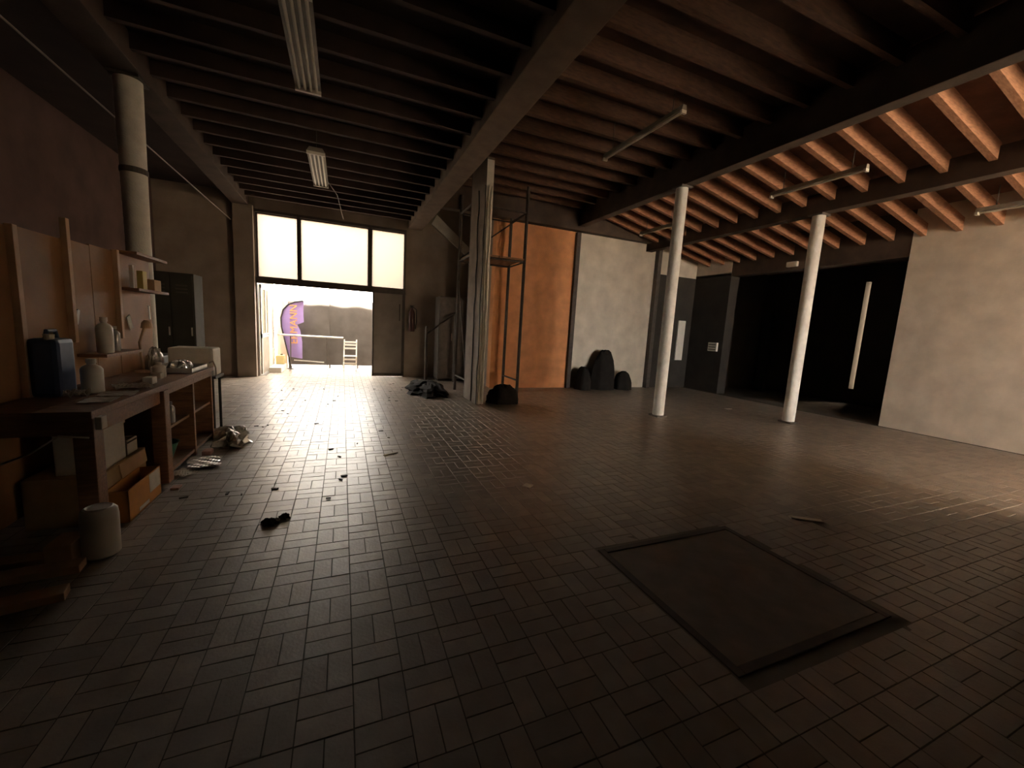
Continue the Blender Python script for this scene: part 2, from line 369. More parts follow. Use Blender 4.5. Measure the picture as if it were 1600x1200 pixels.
MB().lathe((-1.60, 13.12, .40), [(.03, 0), (.03, .03), (.001, .03)], 12).build('cap', M_STEEL, yb)
wn = MB().box(17.5, 17.8, -34, 14, -.3, 11.0).build('wall_opposite', mat('brown_bounce_wall', (.55, .46, .36), .9), loc=(17.5, 0, 0)); struct(wn, 'unseen brown wall added across the side yard to bounce light')  # added out of view to hide sky and bounce sunlight indoors
# gate hung with grey sheeting
gt = thing('yard_gate', (-.3, 13.42, 0), 'steel yard gate hung with grey sheeting', 'gate')
def sheeting(x0, x1, seed):
    rr = random.Random(seed)
    ph = [(rr.uniform(2, 9), rr.uniform(1, 6), rr.uniform(0, 6), rr.uniform(.003, .012)) for _ in range(7)]
    def fn(u, v):
        x = x0+(x1-x0)*u; z = .10+1.95*v + .03*math.sin(u*7+seed)*v*v
        y = 13.42 + sum(a*math.sin(fx*x+fz*z+p) for fx, fz, p, a in ph) - .05*max(0, v-.9)*math.sin(9*u+seed)
        return (x, y, z)
    return MB().sheet(36, 30, fn, .006)
sheeting(-1.46, -.35, 3).build('sheet', M_TARP, gt, smooth=True)
sheeting(-.36, 1.85, 5).build('sheet', M_TARP, gt, smooth=True)
for x in (-1.44, -.36, .02, .44, 1.3, 1.84): MB().tube([(x, 13.46, -.012), (x, 13.46, 2.0)], .022, 8).build('post', M_RUST, gt)
MB().tube([(-1.46, 13.47, .12), (1.86, 13.47, .12)], .02, 8).build('rail', M_RUST, gt)
MB().tube([(-1.46, 13.47, 1.98), (1.86, 13.47, 1.98)], .015, 8).build('rail', M_RUST, gt)
MB().tube([(-.35, 13.40, .3), (-.35, 13.40, 2.75)], .006, 6).build('stay_wire', M_STEEL, gt)
# barrier tube
br = thing('barrier', (-1.0, 13.0, 0), 'white tube barrier on thin legs before the gate', 'barrier')
MB().tube([(-1.62, 13.0, .98), (.02, 13.0, .96)], .026, 10).build('top_tube', M_WHITE, br)
MB().tube([(-1.28, 13.02, .27), (-.5, 13.02, .22)], .016, 8).build('low_tube', M_ALU, br)
for x in (-1.36, -.42): MB().tube([(x, 13.0, -.003), (x, 13.0, .97)], .014, 8).build('leg', M_STEEL, br)
# teardrop flag
fg = thing('teardrop_flag', (-1.42, 13.2, 0), 'purple teardrop flag with orange lettering beside the gate', 'flag')
mast = [(-1.40, 0), (-1.43, .35), (-1.52, .8), (-1.60, 1.2), (-1.61, 1.45), (-1.55, 1.68), (-1.42, 1.84), (-1.25, 1.92), (-1.04, 1.96)]
MB().tube([(x, 13.165, z) for x, z in mast], .019, 8).build('mast', M_BLACK, fg, smooth=True)
edge = [(-1.43, .35), (-1.52, .8), (-1.60, 1.2), (-1.61, 1.45), (-1.55, 1.68), (-1.42, 1.84), (-1.25, 1.92), (-1.04, 1.96)]
free = [(-1.08, .30), (-1.08, .8), (-1.13, 1.12), (-1.20, 1.28), (-1.03, 1.36), (-1.04, 1.55), (-1.04, 1.75), (-1.03, 1.955)]
fb = MB(); rows = []
for (a, b) in zip(edge, free):
    rows.append([fb.bm.verts.new((a[0]+(b[0]-a[0])*t, 13.195+.02*math.sin(t*5+a[1]*2), a[1]+(b[1]-a[1])*t)) for t in [q/8 for q in range(9)]])
fcs = [fb.bm.faces.new((r0[k], r0[k+1], r1[k+1], r1[k])) for r0, r1 in zip(rows, rows[1:]) for k in range(8)]
bmesh.ops.recalc_face_normals(fb.bm, faces=fcs); bmesh.ops.solidify(fb.bm, geom=fcs, thickness=.004)
fb.build('cloth', M_FLAG, fg, smooth=True)
cu = bpy.data.curves.new('lettering', 'FONT'); cu.body = 'ERMANN'; cu.size = .27; cu.extrude = .004; cu.align_x = 'LEFT'; cu.space_character = 1.02
lt = bpy.data.objects.new('lettering', cu); C.objects.link(lt)
bpy.context.view_layer.update()
dg = bpy.context.evaluated_depsgraph_get(); lme = bpy.data.meshes.new_from_object(lt.evaluated_get(dg)); bpy.data.objects.remove(lt)
lme.materials.clear(); lme.materials.append(M_FLAGL)
lt = bpy.data.objects.new('lettering', lme); C.objects.link(lt); lt.parent = fg
lt.location = Vector((-1.20, 13.165, .72)) - POS[fg.name]
lt.rotation_euler = Matrix(((0, -1, 0), (0, 0, -1), (1, 0, 0))).to_euler()      # reads upwards, faces the doorway
MB().lathe((-1.38, 13.2, -.005), [(.10, 0), (.10, .02), (.03, .03), (.03, .10), (.001, .1)], 16).build('base', M_STEEL, fg)
# white slatted chair folded by the gate
ch = thing('garden_chair', (.2, 12.9, 0), 'white slatted metal garden chair before the grey sheeting', 'chair')
for x in (.04, .38):
    MB().tube([(x-.01, 12.75, 0), (x, 12.9, .42), (x+.01, 13.02, .92)], .018, 8).build('frame', M_WHITE, ch)
    MB().tube([(x, 13.12, 0), (x, 12.72, .44)], .016, 8).build('leg', M_WHITE, ch)
for z, y in ((.84, 13.0), (.76, 12.985), (.66, 12.96), (.34, 12.87), (.22, 12.83)):
    box('slat', M_WHITE, ch, .03, .39, y-.035, y-.015, z-.025, z+.025, .006)
for k in range(4): box('slat', M_WHITE, ch, .05, .37, 12.62+.07*k, 12.67+.07*k, .44, .46, .004)

# ================================================================== COLUMNS AND LAMPS
def column(name, x, y, r, ztop, label, r2=None):
    t = thing(name, (x, y, 0), label, 'column')
    r2 = r2 or r
    MB().lathe((x, y, 0), [(r, 0.02), (r, 1.2), (r*.98, 2.4), (r2, ztop-.03)], 24).build('shaft', M_COLUMN, t, smooth=True)
    MB().box(x-r*1.15, x+r*1.15, y-r*1.15, y+r*1.15, -.002, .03, .004).build('base_plate', M_STEEL, t)
    MB().box(x-r*1.2, x+r*1.2, y-r*1.2, y+r*1.2, ztop-.03, ztop-.001).build('cap_plate', M_STEEL, t)
    return t
column('steel_column', 5.62, 5.93, .105, 4.2, 'white round column beside the cream end wall')
column('steel_column', 8.06, 5.02, .105, 3.9, 'white round column before the dark store opening')
lc = column('steel_column', -2.16, 6.1, .115, 3.98, 'pale round column rising behind the workbench', .125)
MB().lathe((-2.16, 6.1, 2.98), [(.122, 0), (.126, .01), (.126, .05), (.122, .06)], 20).build('clamp_band', M_STEEL, lc)
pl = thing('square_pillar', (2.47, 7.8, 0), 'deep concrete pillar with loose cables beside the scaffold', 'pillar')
MB().box(2.40, 2.54, 7.35, 8.25, -.002, 4.55, .012).build('shaft', mat('pillar_shade_tone', (.22, .175, .14), .85, .3, 5, .3), pl)  # shaft colour darkened to carry the shade of its left side
MB().box(2.405, 2.535, 7.342, 7.35, .02, 4.5).build('painted_lit_face', M_COLUMN, pl)  # white slab paints in the light falling on the front face
rr = random.Random(4)
for dx, dy in ((2.38, 7.325), (2.44, 7.325), (2.50, 7.325), (2.385, 7.7)):
    pts = [(dx+rr.uniform(-.012, .012), dy+rr.uniform(-.006, .006), z*.31+.02) for z in range(0, 14)]
    MB().tube(pts, .011, 6).build('cable', M_WHITE if dx > 2.4 else M_BLACK, pl)
def lamp(x, y0, y1, z, zc, ntube, label, grp=None, drop=0.0):
    t = thing('ceiling_lamp', (x, (y0+y1)/2, z), label, 'lamp', grp)
    wd_ = .062*ntube if ntube > 1 else .075
    MB().prism([(x-wd_/2, z), (x+wd_/2, z), (x+wd_/2*.7, z+.06), (x-wd_/2*.7, z+.06)], 1, y0, y1).build('tray', M_LAMP, t)
    for k in range(ntube):
        cx = x + (k-(ntube-1)/2)*.055
        MB().tube([(cx, y0+.04, z-.018), (cx, y1-.04, z-.018)], .014, 8).build('tube', M_TUBE, t)
    for yy in (y0, y1-.03): MB().box(x-wd_/2, x+wd_/2, yy, yy+.03, z-.04, z+.0).build('end_cap', M_WHITE, t)
    for yy in (y0+.2, y1-.2): MB().tube([(x, yy, z+.05), (x, yy, zc)], .006, 6).build('hanger', M_STEEL, t)
    return t
lamp(-.335, 3.75, 5.2, 3.90, 4.28, 4, 'four-tube lamp hanging over the middle of the brick floor')
lamp(-.36, 6.95, 8.55, 3.90, 4.28, 4, 'four-tube lamp hanging nearer the frosted windows')
lamp(3.9, 4.22, 5.88, 4.31, 4.79, 1, 'long batten lamp hanging between pillar and column')
lamp(6.8, 3.68, 5.08, 4.02, 4.45, 1, 'batten lamp under the orange lit joists')
lamp(8.9, 2.5, 3.26, 3.66, 4.0, 1, 'short batten lamp near the cream side wall')
lamp(6.8, 7.2, 8.4, 4.0, 4.45, 1, 'far batten lamp near the cream end wall')
MB_ = MB().tube([(-.33, 8.6, 4.1), (-.1, 9.6, 4.05), (.02, 11.3, 3.96)], .006, 6)
tag(MB_.build('power_cord', M_STEEL), 'thin cord sagging from lamp to window head', 'cord')
tag(MB().tube([(-2.36, 4.5, 3.60), (-2.36, 11.4, 3.62)], .009, 8).build('conduit_pipe', M_DOOR), 'thin pale conduit running below the left beam', 'pipe')

# ================================================================== SCAFFOLD, EXTINGUISHER, JUNK BY THE ORANGE WALL
sc = thing('scaffold_tower', (3.07, 8.8, 0), 'dark steel scaffold tower with a raised plank platform', 'scaffold')
SX0, SX1, SY0, SY1 = 2.46, 3.68, 8.35, 9.25
for x, y, zt in ((SX1, SY0, 4.54), (SX1, SY1, 4.08), (SX0, SY1, 4.4), (SX0, SY0, 4.54)):
    MB().tube([(x, y, 0), (x, y, zt)], .035, 10).build('pole', M_RUST, sc)
for x in (SX0, SX1):
    for z in (.35, 2.97, 4.0): MB().tube([(x, SY0, z), (x, SY1, z)], .02, 8).build('ledger', M_RUST, sc)
for y in (SY0, SY1):
    for z in (2.97, 4.0): MB().tube([(SX0, y, z), (SX1, y, z)], .02, 8).build('transom', M_RUST, sc)
MB().tube([(SX1, SY0, 4.0), (SX0, SY1, 3.02)], .016, 8).build('brace', M_RUST, sc)
MB().tube([(SX0, SY0, .4), (SX0, SY1, 2.6)], .016, 8).build('brace', M_RUST, sc)
for k in range(4):
    x = SX0+.03+k*.292
    box('plank', M_WOOD, sc, x, x+.282, SY0-.05, SY1+.04, 2.992, 3.032, .004)
tag(MB().prism([(2.37, 4.46), (3.30, 3.72), (3.30, 3.44), (2.23, 4.2)], 1, 11.43, 11.499).build('diagonal_strip', M_WHITE), 'pale diagonal strip high on the facade wall', 'board')  # pale slanted prism against the facade wall
ex = thing('fire_extinguisher', (1.75, 11.38, 1.2), 'dark fire extinguisher hanging beside the grey door leaf', 'extinguisher')
MB().lathe((1.75, 11.38, 1.28), [(.075, 0), (.085, .02), (.085, .48), (.06, .56), (.03, .6), (.03, .64), (.001, .64)], 18).build('cylinder', M_RED, ex, smooth=True)
MB().box(1.72, 1.78, 11.36, 11.44, 1.92, 1.97, .008).box(1.70, 1.82, 11.39, 11.41, 1.97, 1.985).build('valve', M_BLACK, ex)
MB().tube([(1.78, 11.36, 1.94), (1.86, 11.33, 1.88), (1.87, 11.33, 1.6), (1.85, 11.34, 1.35)], .012, 8).build('hose', M_BLACK, ex)
MB().box(1.715, 1.785, 11.31, 11.317, 1.50, 1.64).build('label_plate', M_WHITE, ex)
MB().box(1.69, 1.81, 11.472, 11.499, 1.3, 1.85).build('bracket', M_STEEL, ex)
hc = thing('handrail', (2.0, 10.5, 0), 'thin dark steel stair handrail beside the cabinet', 'handrail')
MB().tube([(2.0, 10.5, 0), (2.0, 10.5, 1.45)], .035, 8).build('post', M_RUST, hc)
MB().tube([(2.0, 10.5, 1.25), (2.75, 10.5, 1.85)], .022, 8).build('rail', M_RUST, hc)
MB().tube([(2.75, 10.5, 0), (2.75, 10.5, 1.86)], .03, 8).build('post', M_RUST, hc)
cb = thing('steel_cabinet', (2.75, 10.95, 0), 'tall dark steel cabinet behind the pillar', 'cabinet')
MB().box(2.35, 3.25, 10.7, 11.2, .06, 2.25, .01).build('body', M_STEEL, cb)
for a, b in ((2.37, 2.79), (2.81, 3.23)):
    d = box('door', M_STEEL, cb, a, b, 10.68, 10.70, .1, 2.21, .004)
    MB().tube([((a+b)/2+.12, 10.665, 1.1), ((a+b)/2+.12, 10.665, 1.3)], .01, 6).build('handle', M_ALU, d)
MB().box(2.38, 3.22, 10.75, 11.15, -.002, .06).build('plinth', M_BLACK, cb)
def heap(name, cx, cy, rx, ry, h, mt, label, cat, seed, n=26, group=None, crisp=1.0, z0=0.0, smooth=False):
    rr = random.Random(seed); ph = [(rr.uniform(3, 11), rr.uniform(0, 6.3), rr.uniform(2, 7)) for _ in range(6)]
    b = MB(); rings = []
    for i in range(9):
        t = i/8; ring = []
        for k in range(n):
            a = 2*math.pi*k/n
            jit = 1 + .16*crisp*math.sin(ph[0][2]*a+ph[0][1]) + .10*crisp*rr.uniform(-1, 1)
            rad = math.cos(t*math.pi/2)**.7
            z = h*math.sin(t*math.pi/2)*(1+.28*crisp*math.sin(ph[1][2]*a+ph[1][1])*(1-t)) + .10*h*crisp*rr.uniform(-1, 1)*(i > 0)
            ring.append(b.bm.verts.new((cx+rx*rad*jit*math.cos(a), cy+ry*rad*jit*math.sin(a), z0+max(z, -.001 if i == 0 else .004) if i else z0-.001)))
        rings.append(ring)
    for r0, r1 in zip(rings, rings[1:]):
        for k in range(n): b.bm.faces.new((r0[k], r0[(k+1) % n], r1[(k+1) % n], r1[k]))
    b.bm.faces.new(rings[0][::-1]); b.bm.faces.new(rings[-1])
    return tag(b.build(name, mt, smooth=smooth), label, cat, group)
heap('tarpaulin_heap', 1.75, 9.0, .42, .85, .22, M_MATTE, 'low dark tarpaulin heap on the floor near the pillar', 'tarpaulin', 11)
heap('rubble_sack', 3.05, 7.6, .34, .28, .36, M_MATTE, 'slumped black rubble sack at the foot of the scaffold', 'sack', 12, crisp=.6, smooth=True)
tag(MB().box(5.60, 5.72, 9.40, 9.5, 0, 4.08, .01).build('corner_post', M_RUST), 'dark post where orange and cream walls meet', 'post')
for sx_, rx_, h_, sd, lb in ((5.98, .24, .6, 13, 'small dark sack leaning beside the dark corner post'), (6.62, .40, 1.05, 14, 'tall dark sack standing against the cream end wall'), (7.3, .28, .5, 15, 'low dark sack slumped at the right of the tall sack')):
    heap('sack', sx_, 9.2, rx_*.9, .24, h_, M_MATTE, lb, 'sack', sd, 30, crisp=.45, smooth=True)
tag(MB().box(8.30, 8.42, 9.36, 9.52, 0, 4.08, .01).build('corner_post', M_STEEL), 'dark slim post at the right of the cream end wall', 'post')

# ---- store room contents
pa = MB().box(9.40, 9.68, 9.46, 9.499, .85, 2.05, .008).build('white_board', M_WHITE); tag(pa, 'tall white board fixed on the dark end of the room', 'board')
jb_ = thing('junction_box', (9.93, 8.6, 1.2), 'small pale junction box on the dark side wall', 'box')
MB().box(9.87, 9.934, 8.42, 8.72, 1.2, 1.45, .01).build('body', M_PLASTIC, jb_)
for k in range(3): box('slot', M_STEEL, jb_, 9.862, 9.87, 8.45, 8.69, 1.24+.07*k, 1.262+.07*k)
tag(MB().box(12.4, 12.52, 8.68, 8.93, 0, 2.4, .01).build('black_plank', M_BLACK), 'black plank leaning upright in the dark store', 'plank')
el = thing('emergency_light', (9.85, 6.6, 3.4), 'small white emergency light under the dark lintel', 'light')
MB().box(9.88, 9.96, 6.5, 6.75, 3.36, 3.48, .015).build('body', M_WHITE, el)
MB().box(9.865, 9.88, 6.53, 6.72, 3.38, 3.45, .006).build('lens', M_TUBE, el)
# pit cover
pc = thing('pit_cover', ((HX0+HX1)/2, (HY0+HY1)/2, -.01), 'square dark steel pit cover set in the brick floor', 'pit cover')
MB().box(HX0+.02, HX1-.02, HY0+.02, HY1-.02, -.012, .001).build('plate', mat('pit_plate', (.24, .19, .15), .6, .3, 6, .3, 20), pc)
MB().box(HX0-.13, HX0-.031, HY0-.13, HY1+.13, -.0045, -.0012).box(HX1+.031, HX1+.13, HY0-.13, HY1+.13, -.0045, -.0012).box(HX0-.031, HX1+.031, HY0-.13, HY0-.031, -.0045, -.0012).box(HX0-.031, HX1+.031, HY1+.031, HY1+.13, -.0045, -.0012).build('collar', M_SLAB, pc)
for a in ((HX0-.03, HX0+.015, HY0-.03, HY1+.03), (HX1-.015, HX1+.03, HY0-.03, HY1+.03), (HX0+.016, HX1-.016, HY0-.03, HY0+.015), (HX0+.016, HX1-.016, HY1-.015, HY1+.03)):
    box('frame_bar', M_STEEL, pc, *a, -.012, .006, .003)

# ================================================================== WORKBENCH
BX0, BX1, BY0, BY1, BZ = -2.45, -1.40, 3.18, 5.72, .86
wb = thing('workbench', (-1.9, 4.45, 0), 'long brown wooden workbench covered with clutter', 'workbench')
nb = 4
for k in range(nb):
    a = BX0 + (BX1-BX0)/nb*k
    box('top_plank', M_WOOD, wb, a, a+(BX1-BX0)/nb-.004, BY0, BY1, BZ-.045, BZ, .004)
box('apron', M_WOOD, wb, BX1-.05, BX1-.02, BY0+.09, 4.22, BZ-.15, BZ-.046)
box('apron', M_WOOD, wb, BX0+.05, BX1-.08, BY0+.02, BY0+.05, BZ-.15, BZ-.046)
for x, y in ((BX1-.11, BY0+.02), (BX1-.09, 4.22), (BX0+.02, BY0+.02), (BX0+.02, BY1-.12)):
    box('leg', M_WOOD, wb, x, x+.10, y, y+.11, 0, BZ-.046, .006)
box('back_board', M_PLY, wb, -1.98, -1.96, BY0+.12, 4.30, .08, BZ-.05)
oc = thing('open_cabinet', (-1.7, 5.0, 0), 'brown pigeonhole cabinet under the far end of the workbench', 'cabinet')
for y in (4.36, 5.05, 5.68): box('upright', M_WOOD, oc, -2.05, -1.42, y-.02, y+.02, 0, BZ-.05, .003)
box('back', M_PLY, oc, -2.07, -2.05, 4.34, 5.70, 0, BZ-.05)
box('bottom', M_WOOD, oc, -2.05, -1.43, 4.381, 5.029, .04, .07); box('bottom', M_WOOD, oc, -2.05, -1.43, 5.071, 5.659, .04, .07)
box('shelf', M_WOOD, oc, -2.05, -1.44, 5.071, 5.659, .43, .455)
box('rail', M_WOOD, oc, -1.45, -1.42, 4.381, 5.029, BZ-.10, BZ-.051); box('rail', M_WOOD, oc, -1.45, -1.42, 5.071, 5.659, BZ-.10, BZ-.051)
# upstand with tool boards
tp = thing('tool_board', (-1.97, 4.5, BZ), 'brown plywood tool board with upright battens above the workbench', 'tool board')
ys = (3.20, 3.72, 4.28, 4.62, 5.02, 5.76)
for k, (a, b) in enumerate(zip(ys, ys[1:])):
    box('panel', M_PLY, tp, -1.99, -1.965, a+.004, b-.004, BZ+.001, 1.97+.012*k)
for y, zt, z0 in ((3.70, 1.98, BZ), (4.26, 2.14, 1.2), (5.0, 2.02, 1.2)):
    box('batten', M_BATTEN, tp, -1.964, -1.925, y-.022, y+.022, z0+.001, zt, .003)
box('shelf', M_WOOD, tp, -1.964, -1.80, 5.03, 5.76, 1.66, 1.685); box('shelf', M_WOOD, tp, -1.964, -1.80, 5.03, 5.76, 2.0, 2.025)
box('shelf', M_WOOD, tp, -1.964, -1.78, 4.32, 4.95, 1.08, 1.105)
# ---- things on the bench
def bottle(x, y, z, r, h, mt, label, capm=M_WHITE, grp=None):
    t = thing('bottle', (x, y, z), label, 'bottle', grp)
    MB().lathe((x, y, z), [(r*.92, 0), (r, .01), (r, h*.70), (r*.8, h*.78), (r*.38, h*.84), (r*.38, h*.9)], 18).build('body', mt, t, smooth=True)
    MB().lathe((x, y, z+h*.88), [(r*.46, 0), (r*.46, h*.12), (.001, h*.12)], 14).build('cap', capm, t)
    return t
bottle(-1.70, 3.90, BZ, .062, .25, M_PLASTIC, 'squat white plastic bottle with round cap on the bench top')
bottle(-1.86, 4.50, 1.105, .055, .30, M_PLASTIC, 'tall white plastic bottle on the small tool board shelf')
bottle(-1.88, 4.72, 1.105, .035, .22, M_GLASSB, 'slim dusty glass bottle on the small tool board shelf')
jc_ = thing('jerrycan', (-1.85, 3.78, BZ), 'blue plastic jerrycan standing against the tool board', 'jerrycan')
MB().box(-1.925, -1.77, 3.68, 3.88, BZ, BZ+.40, .03).build('body', M_BLUE, jc_)
MB().tube([(-1.85, 3.73, BZ+.39), (-1.85, 3.75, BZ+.45), (-1.85, 3.84, BZ+.45), (-1.85, 3.86, BZ+.39)], .013, 8).build('handle', M_BLUE, jc_)
MB().lathe((-1.82, 3.71, BZ+.39), [(.024, 0), (.028, .04), (.001, .04)], 12).build('cap', M_WHITE, jc_)
tag(MB().box(-1.86, -1.81, 5.16, 5.25, 1.685, 1.86, .004).build('carton', M_YELLOW), 'small yellow carton on the tool board shelf', 'carton')
tag(MB().box(-1.88, -1.85, 5.06, 5.09, 1.685, 1.90, .004).build('carton', M_PAPER), 'narrow pale carton beside the yellow carton', 'carton')
tag(MB().box(-1.90, -1.82, 5.45, 5.62, 1.685, 1.80, .004).build('carton', M_CARD), 'low brown carton at the end of the tool board shelf', 'carton')
def hang(y, z, h, wdt, ang, mt, label, x=-1.95):
    t = thing('hanging_tag', (x, y, z), label, 'tag')
    R_ = Matrix.Rotation(ang, 3, 'X')
    MB().box(x-.004, x+.004, y-wdt/2, y+wdt/2, z, z+h, .001, R_).build('card', mt, t)
    MB().tube([(x-.012, y, z+h*.95), (x+.006, y, z+h*.99)], .004, 6).build('nail', M_STEEL, t)
hang(4.34, 1.34, .12, .035, -.3, M_WHITE, 'white slanted tag hanging beside the tall batten')
hang(5.20, 1.28, .14, .07, .45, M_PAPER, 'cream slanted card hanging under the tool board shelf')
hang(5.66, 1.38, .15, .025, .05, M_WHITE, 'thin white strip hanging at the end of the tool board')
tl_ = thing('work_lamp', (-1.85, 5.15, BZ), 'pale clamp work lamp standing under the shelf', 'lamp')
MB().lathe((-1.85, 5.15, BZ), [(.07, 0), (.07, .015), (.012, .025), (.012, .02)], 16).build('base', M_BATTEN, tl_)
MB().tube([(-1.85, 5.15, BZ+.02), (-1.86, 5.13, BZ+.30), (-1.83, 5.22, BZ+.50)], .012, 8).build('arm', M_BATTEN, tl_)
MB().lathe((-1.83, 5.23, BZ+.44), [(.05, 0), (.042, .05), (.02, .08), (.001, .08)], 16).build('shade', M_BATTEN, tl_)
def box_open(name, x0, x1, y0, y1, z0, z1, mt, label, cat, lid=None, flaps=False, print_=None, top=False):
    t = thing(name, ((x0+x1)/2, (y0+y1)/2, z0), label, cat); th = .008
    MB().box(x0, x1, y0, y1, z0, z0+th).box(x0, x0+th, y0, y1, z0, z1).box(x1-th, x1, y0, y1, z0, z1).box(x0, x1, y0, y0+th, z0, z1).box(x0, x1, y1-th, y1, z0, z1).build('body', mt, t)
    if lid: box('lid', lid, t, x0-.008, x1+.008, y0-.008, y1+.008, z1+.001, z1+.04, .004)
    if top:
        box('flap', mt, t, x0, (x0+x1)/2-.003, y0, y1, z1+.001, z1+.009); box('flap', mt, t, (x0+x1)/2+.003, x1, y0, y1, z1+.001, z1+.009)
        MB().prism([(x1, z1), (x1+.012, z1-.10), (x1+.018, z1-.10), (x1+.006, z1+.004)], 1, y0+.25, y1-.02).build('flap', M_BATTEN, t)
    if flaps:
        MB().prism([(x1, z1), (x1+.07, z1-.06), (x1+.075, z1-.055), (x1, z1+.006)], 1, y0+.01, y1-.01).build('flap', mt, t)
        MB().prism([(y1, z1), (y1+.05, z1+.08), (y1+.055, z1+.075), (y1+.004, z1-.006)], 0, x0+.01, x1-.01).build('flap', mt, t)
    if print_:
        for (a, b, c, d, mm) in print_: box('print', mm, t, x1, x1+.0015, y0+(y1-y0)*a, y0+(y1-y0)*b, z0+(z1-z0)*c, z0+(z1-z0)*d)
    return t
box_open('polystyrene_box', -1.78, -1.55, 3.56, 3.92, .345, .62, M_STYRO, 'white polystyrene box with lid on the cardboard box', 'box', lid=M_STYRO)
box_open('small_box', -1.66, -1.56, 3.97, 4.14, .345, .46, M_WHITE, 'small white box beside the polystyrene box', 'box', print_=[(.05, .95, .78, .9, M_BLACK)])
box_open('cardboard_box', -1.92, -1.53, 3.50, 4.19, .0, .335, M_CARD, 'brown cardboard box on the floor under the workbench', 'box', top=True)
box_open('orange_carton', -1.515, -1.38, 3.48, 4.02, .0, .23, M_OCARD, 'orange carton with pale printed end on the floor', 'carton', print_=[(.62, .97, .35, .97, M_PAPER), (.28, .58, .06, .18, M_PAPER)])
tag(MB().box(-1.402, -1.37, 3.20, 3.27, .74, .82, .006).build('socket_box', M_PAPER), 'cream socket box on the near bench corner', 'socket')
cbp = [(-1.42, 3.17, .70), (-1.55, 3.16, .72), (-1.68, 3.15, .62), (-1.82, 3.15, .56), (-2.0, 3.15, .57)]
tag(MB().tube(cbp, .006, 6).build('cable', M_PAPER), 'thin pale cable drooping from the socket box', 'cable')
# crumpled sheets
def paper(x, y, z, a, b, rot, mt, label, seed, h=.03, cat='paper', name='paper_sheet'):
    rr = random.Random(seed); ph = [(rr.uniform(4, 14), rr.uniform(4, 14), rr.uniform(0, 6.3), rr.uniform(.3, 1)) for _ in range(4)]
    cs, sn = math.cos(rot), math.sin(rot)
    def fn(u, v):
        px, py = (u-.5)*a, (v-.5)*b
        hh = sum(w_*abs(math.sin(f*u+g*v+p)) for f, g, p, w_ in ph)/4
        return (x+px*cs-py*sn, y+px*sn+py*cs, z+.003+h*hh)
    return tag(MB().sheet(12, 12, fn, .002).build(name, mt), label, cat)
paper(-1.66, 3.62, BZ, .13, .14, .4, M_WHITE, 'crumpled white paper beside the blue jerrycan', 1, .10)
paper(-1.52, 3.80, BZ, .20, .22, .2, M_PAPER, 'loose paper sheet hanging over the bench front', 2, .02)
paper(-1.55, 4.10, BZ, .22, .26, .5, M_PAPER, 'beige folded newspaper in the middle of the bench', 3, .05)
paper(-1.52, 3.55, BZ, .16, .20, .1, M_PAPER, 'flat paper sheet near the bench corner', 4, .012)
tag(MB().box(-1.56, -1.49, 4.30, 4.40, BZ, BZ+.06, .008).build('small_box', M_WHITE), 'tiny white box on the bench beside the newspaper', 'box')
bottle(-1.60, 4.78, BZ, .05, .14, M_PLASTIC, 'short white pot on the bench near the grey tray')
tag(MB().box(-1.62, -1.54, 4.62, 4.70, BZ, BZ+.055, .008).build('small_box', M_PAPER), 'tiny cream box beside the short white pot', 'box')
ty = thing('metal_tray', (-1.6, 5.35, BZ), 'shallow grey metal tray at the far bench end', 'tray')
MB().box(-1.78, -1.44, 5.10, 5.62, BZ, BZ+.01).build('bottom', M_ALU, ty)
MB().box(-1.78, -1.77, 5.10, 5.62, BZ+.01, BZ+.06).box(-1.45, -1.44, 5.10, 5.62, BZ+.01, BZ+.045).box(-1.78, -1.44, 5.10, 5.11, BZ+.01, BZ+.05).box(-1.78, -1.44, 5.61, 5.62, BZ+.01, BZ+.05).build('rim', M_ALU, ty)
heap('plastic_wrap', -1.61, 5.35, .10, .16, .10, M_FOIL, 'crumpled clear plastic wrap lying in the metal tray', 'wrap', 21, z0=BZ+.01)
heap('plastic_wrap', -1.87, 5.48, .06, .13, .22, M_FOIL, 'tall crumpled plastic wrap behind the metal tray', 'wrap', 22, z0=BZ)
tag(MB().tube([(-1.43, 5.66, BZ+.05), (-1.40, 5.69, BZ+.07), (-1.38, 5.70, BZ+.0), (-1.375, 5.70, BZ-.10)], .008, 6).build('plastic_strip', M_FOIL), 'shiny plastic strip hanging off the far bench corner', 'strip')
wt = thing('water_tank', (-1.68, 6.05, .0), 'white enamel tank on a dark stand beyond the workbench', 'tank')
MB().box(-1.90, -1.45, 5.92, 6.25, .72, 1.06, .025).build('body', M_WHITE, wt)
MB().box(-1.92, -1.43, 5.90, 6.27, .69, .72).build('stand_top', M_BLACK, wt)
for x in (-1.90, -1.47):
    for y in (5.92, 6.22): MB().tube([(x, y, 0), (x, y, .69)], .016, 8).build('leg', M_BLACK, wt)
# cabinet contents
rr = random.Random(9)
for k, (x, y, h) in enumerate(((-1.52, 4.50, .24), (-1.55, 4.58, .30), (-1.60, 4.66, .26), (-1.50, 4.68, .20), (-1.58, 4.78, .22))):
    bottle(x, y, .4401, .032, h, M_GLASSB, 'dusty clear bottle crowded in the open cabinet', M_ALU, 'dusty bottles in the open cabinet')
box('shelf', M_WOOD, oc, -2.05, -1.46, 4.381, 5.029, .415, .44)
gp = thing('green_bowl', (-1.62, 4.72, .07), 'green plastic tub in the bottom of the open cabinet', 'tub')
MB().lathe((-1.62, 4.72, .07), [(.10, 0), (.15, .16), (.16, .165), (.145, .165), (.095, .012), (.001, .012)], 20).build('body', M_GREEN, gp, smooth=True)
tag(MB().box(-1.58, -1.48, 5.12, 5.22, .456, .55, .006).build('small_box', M_PAPER), 'small cream box on the cabinet middle shelf', 'box')
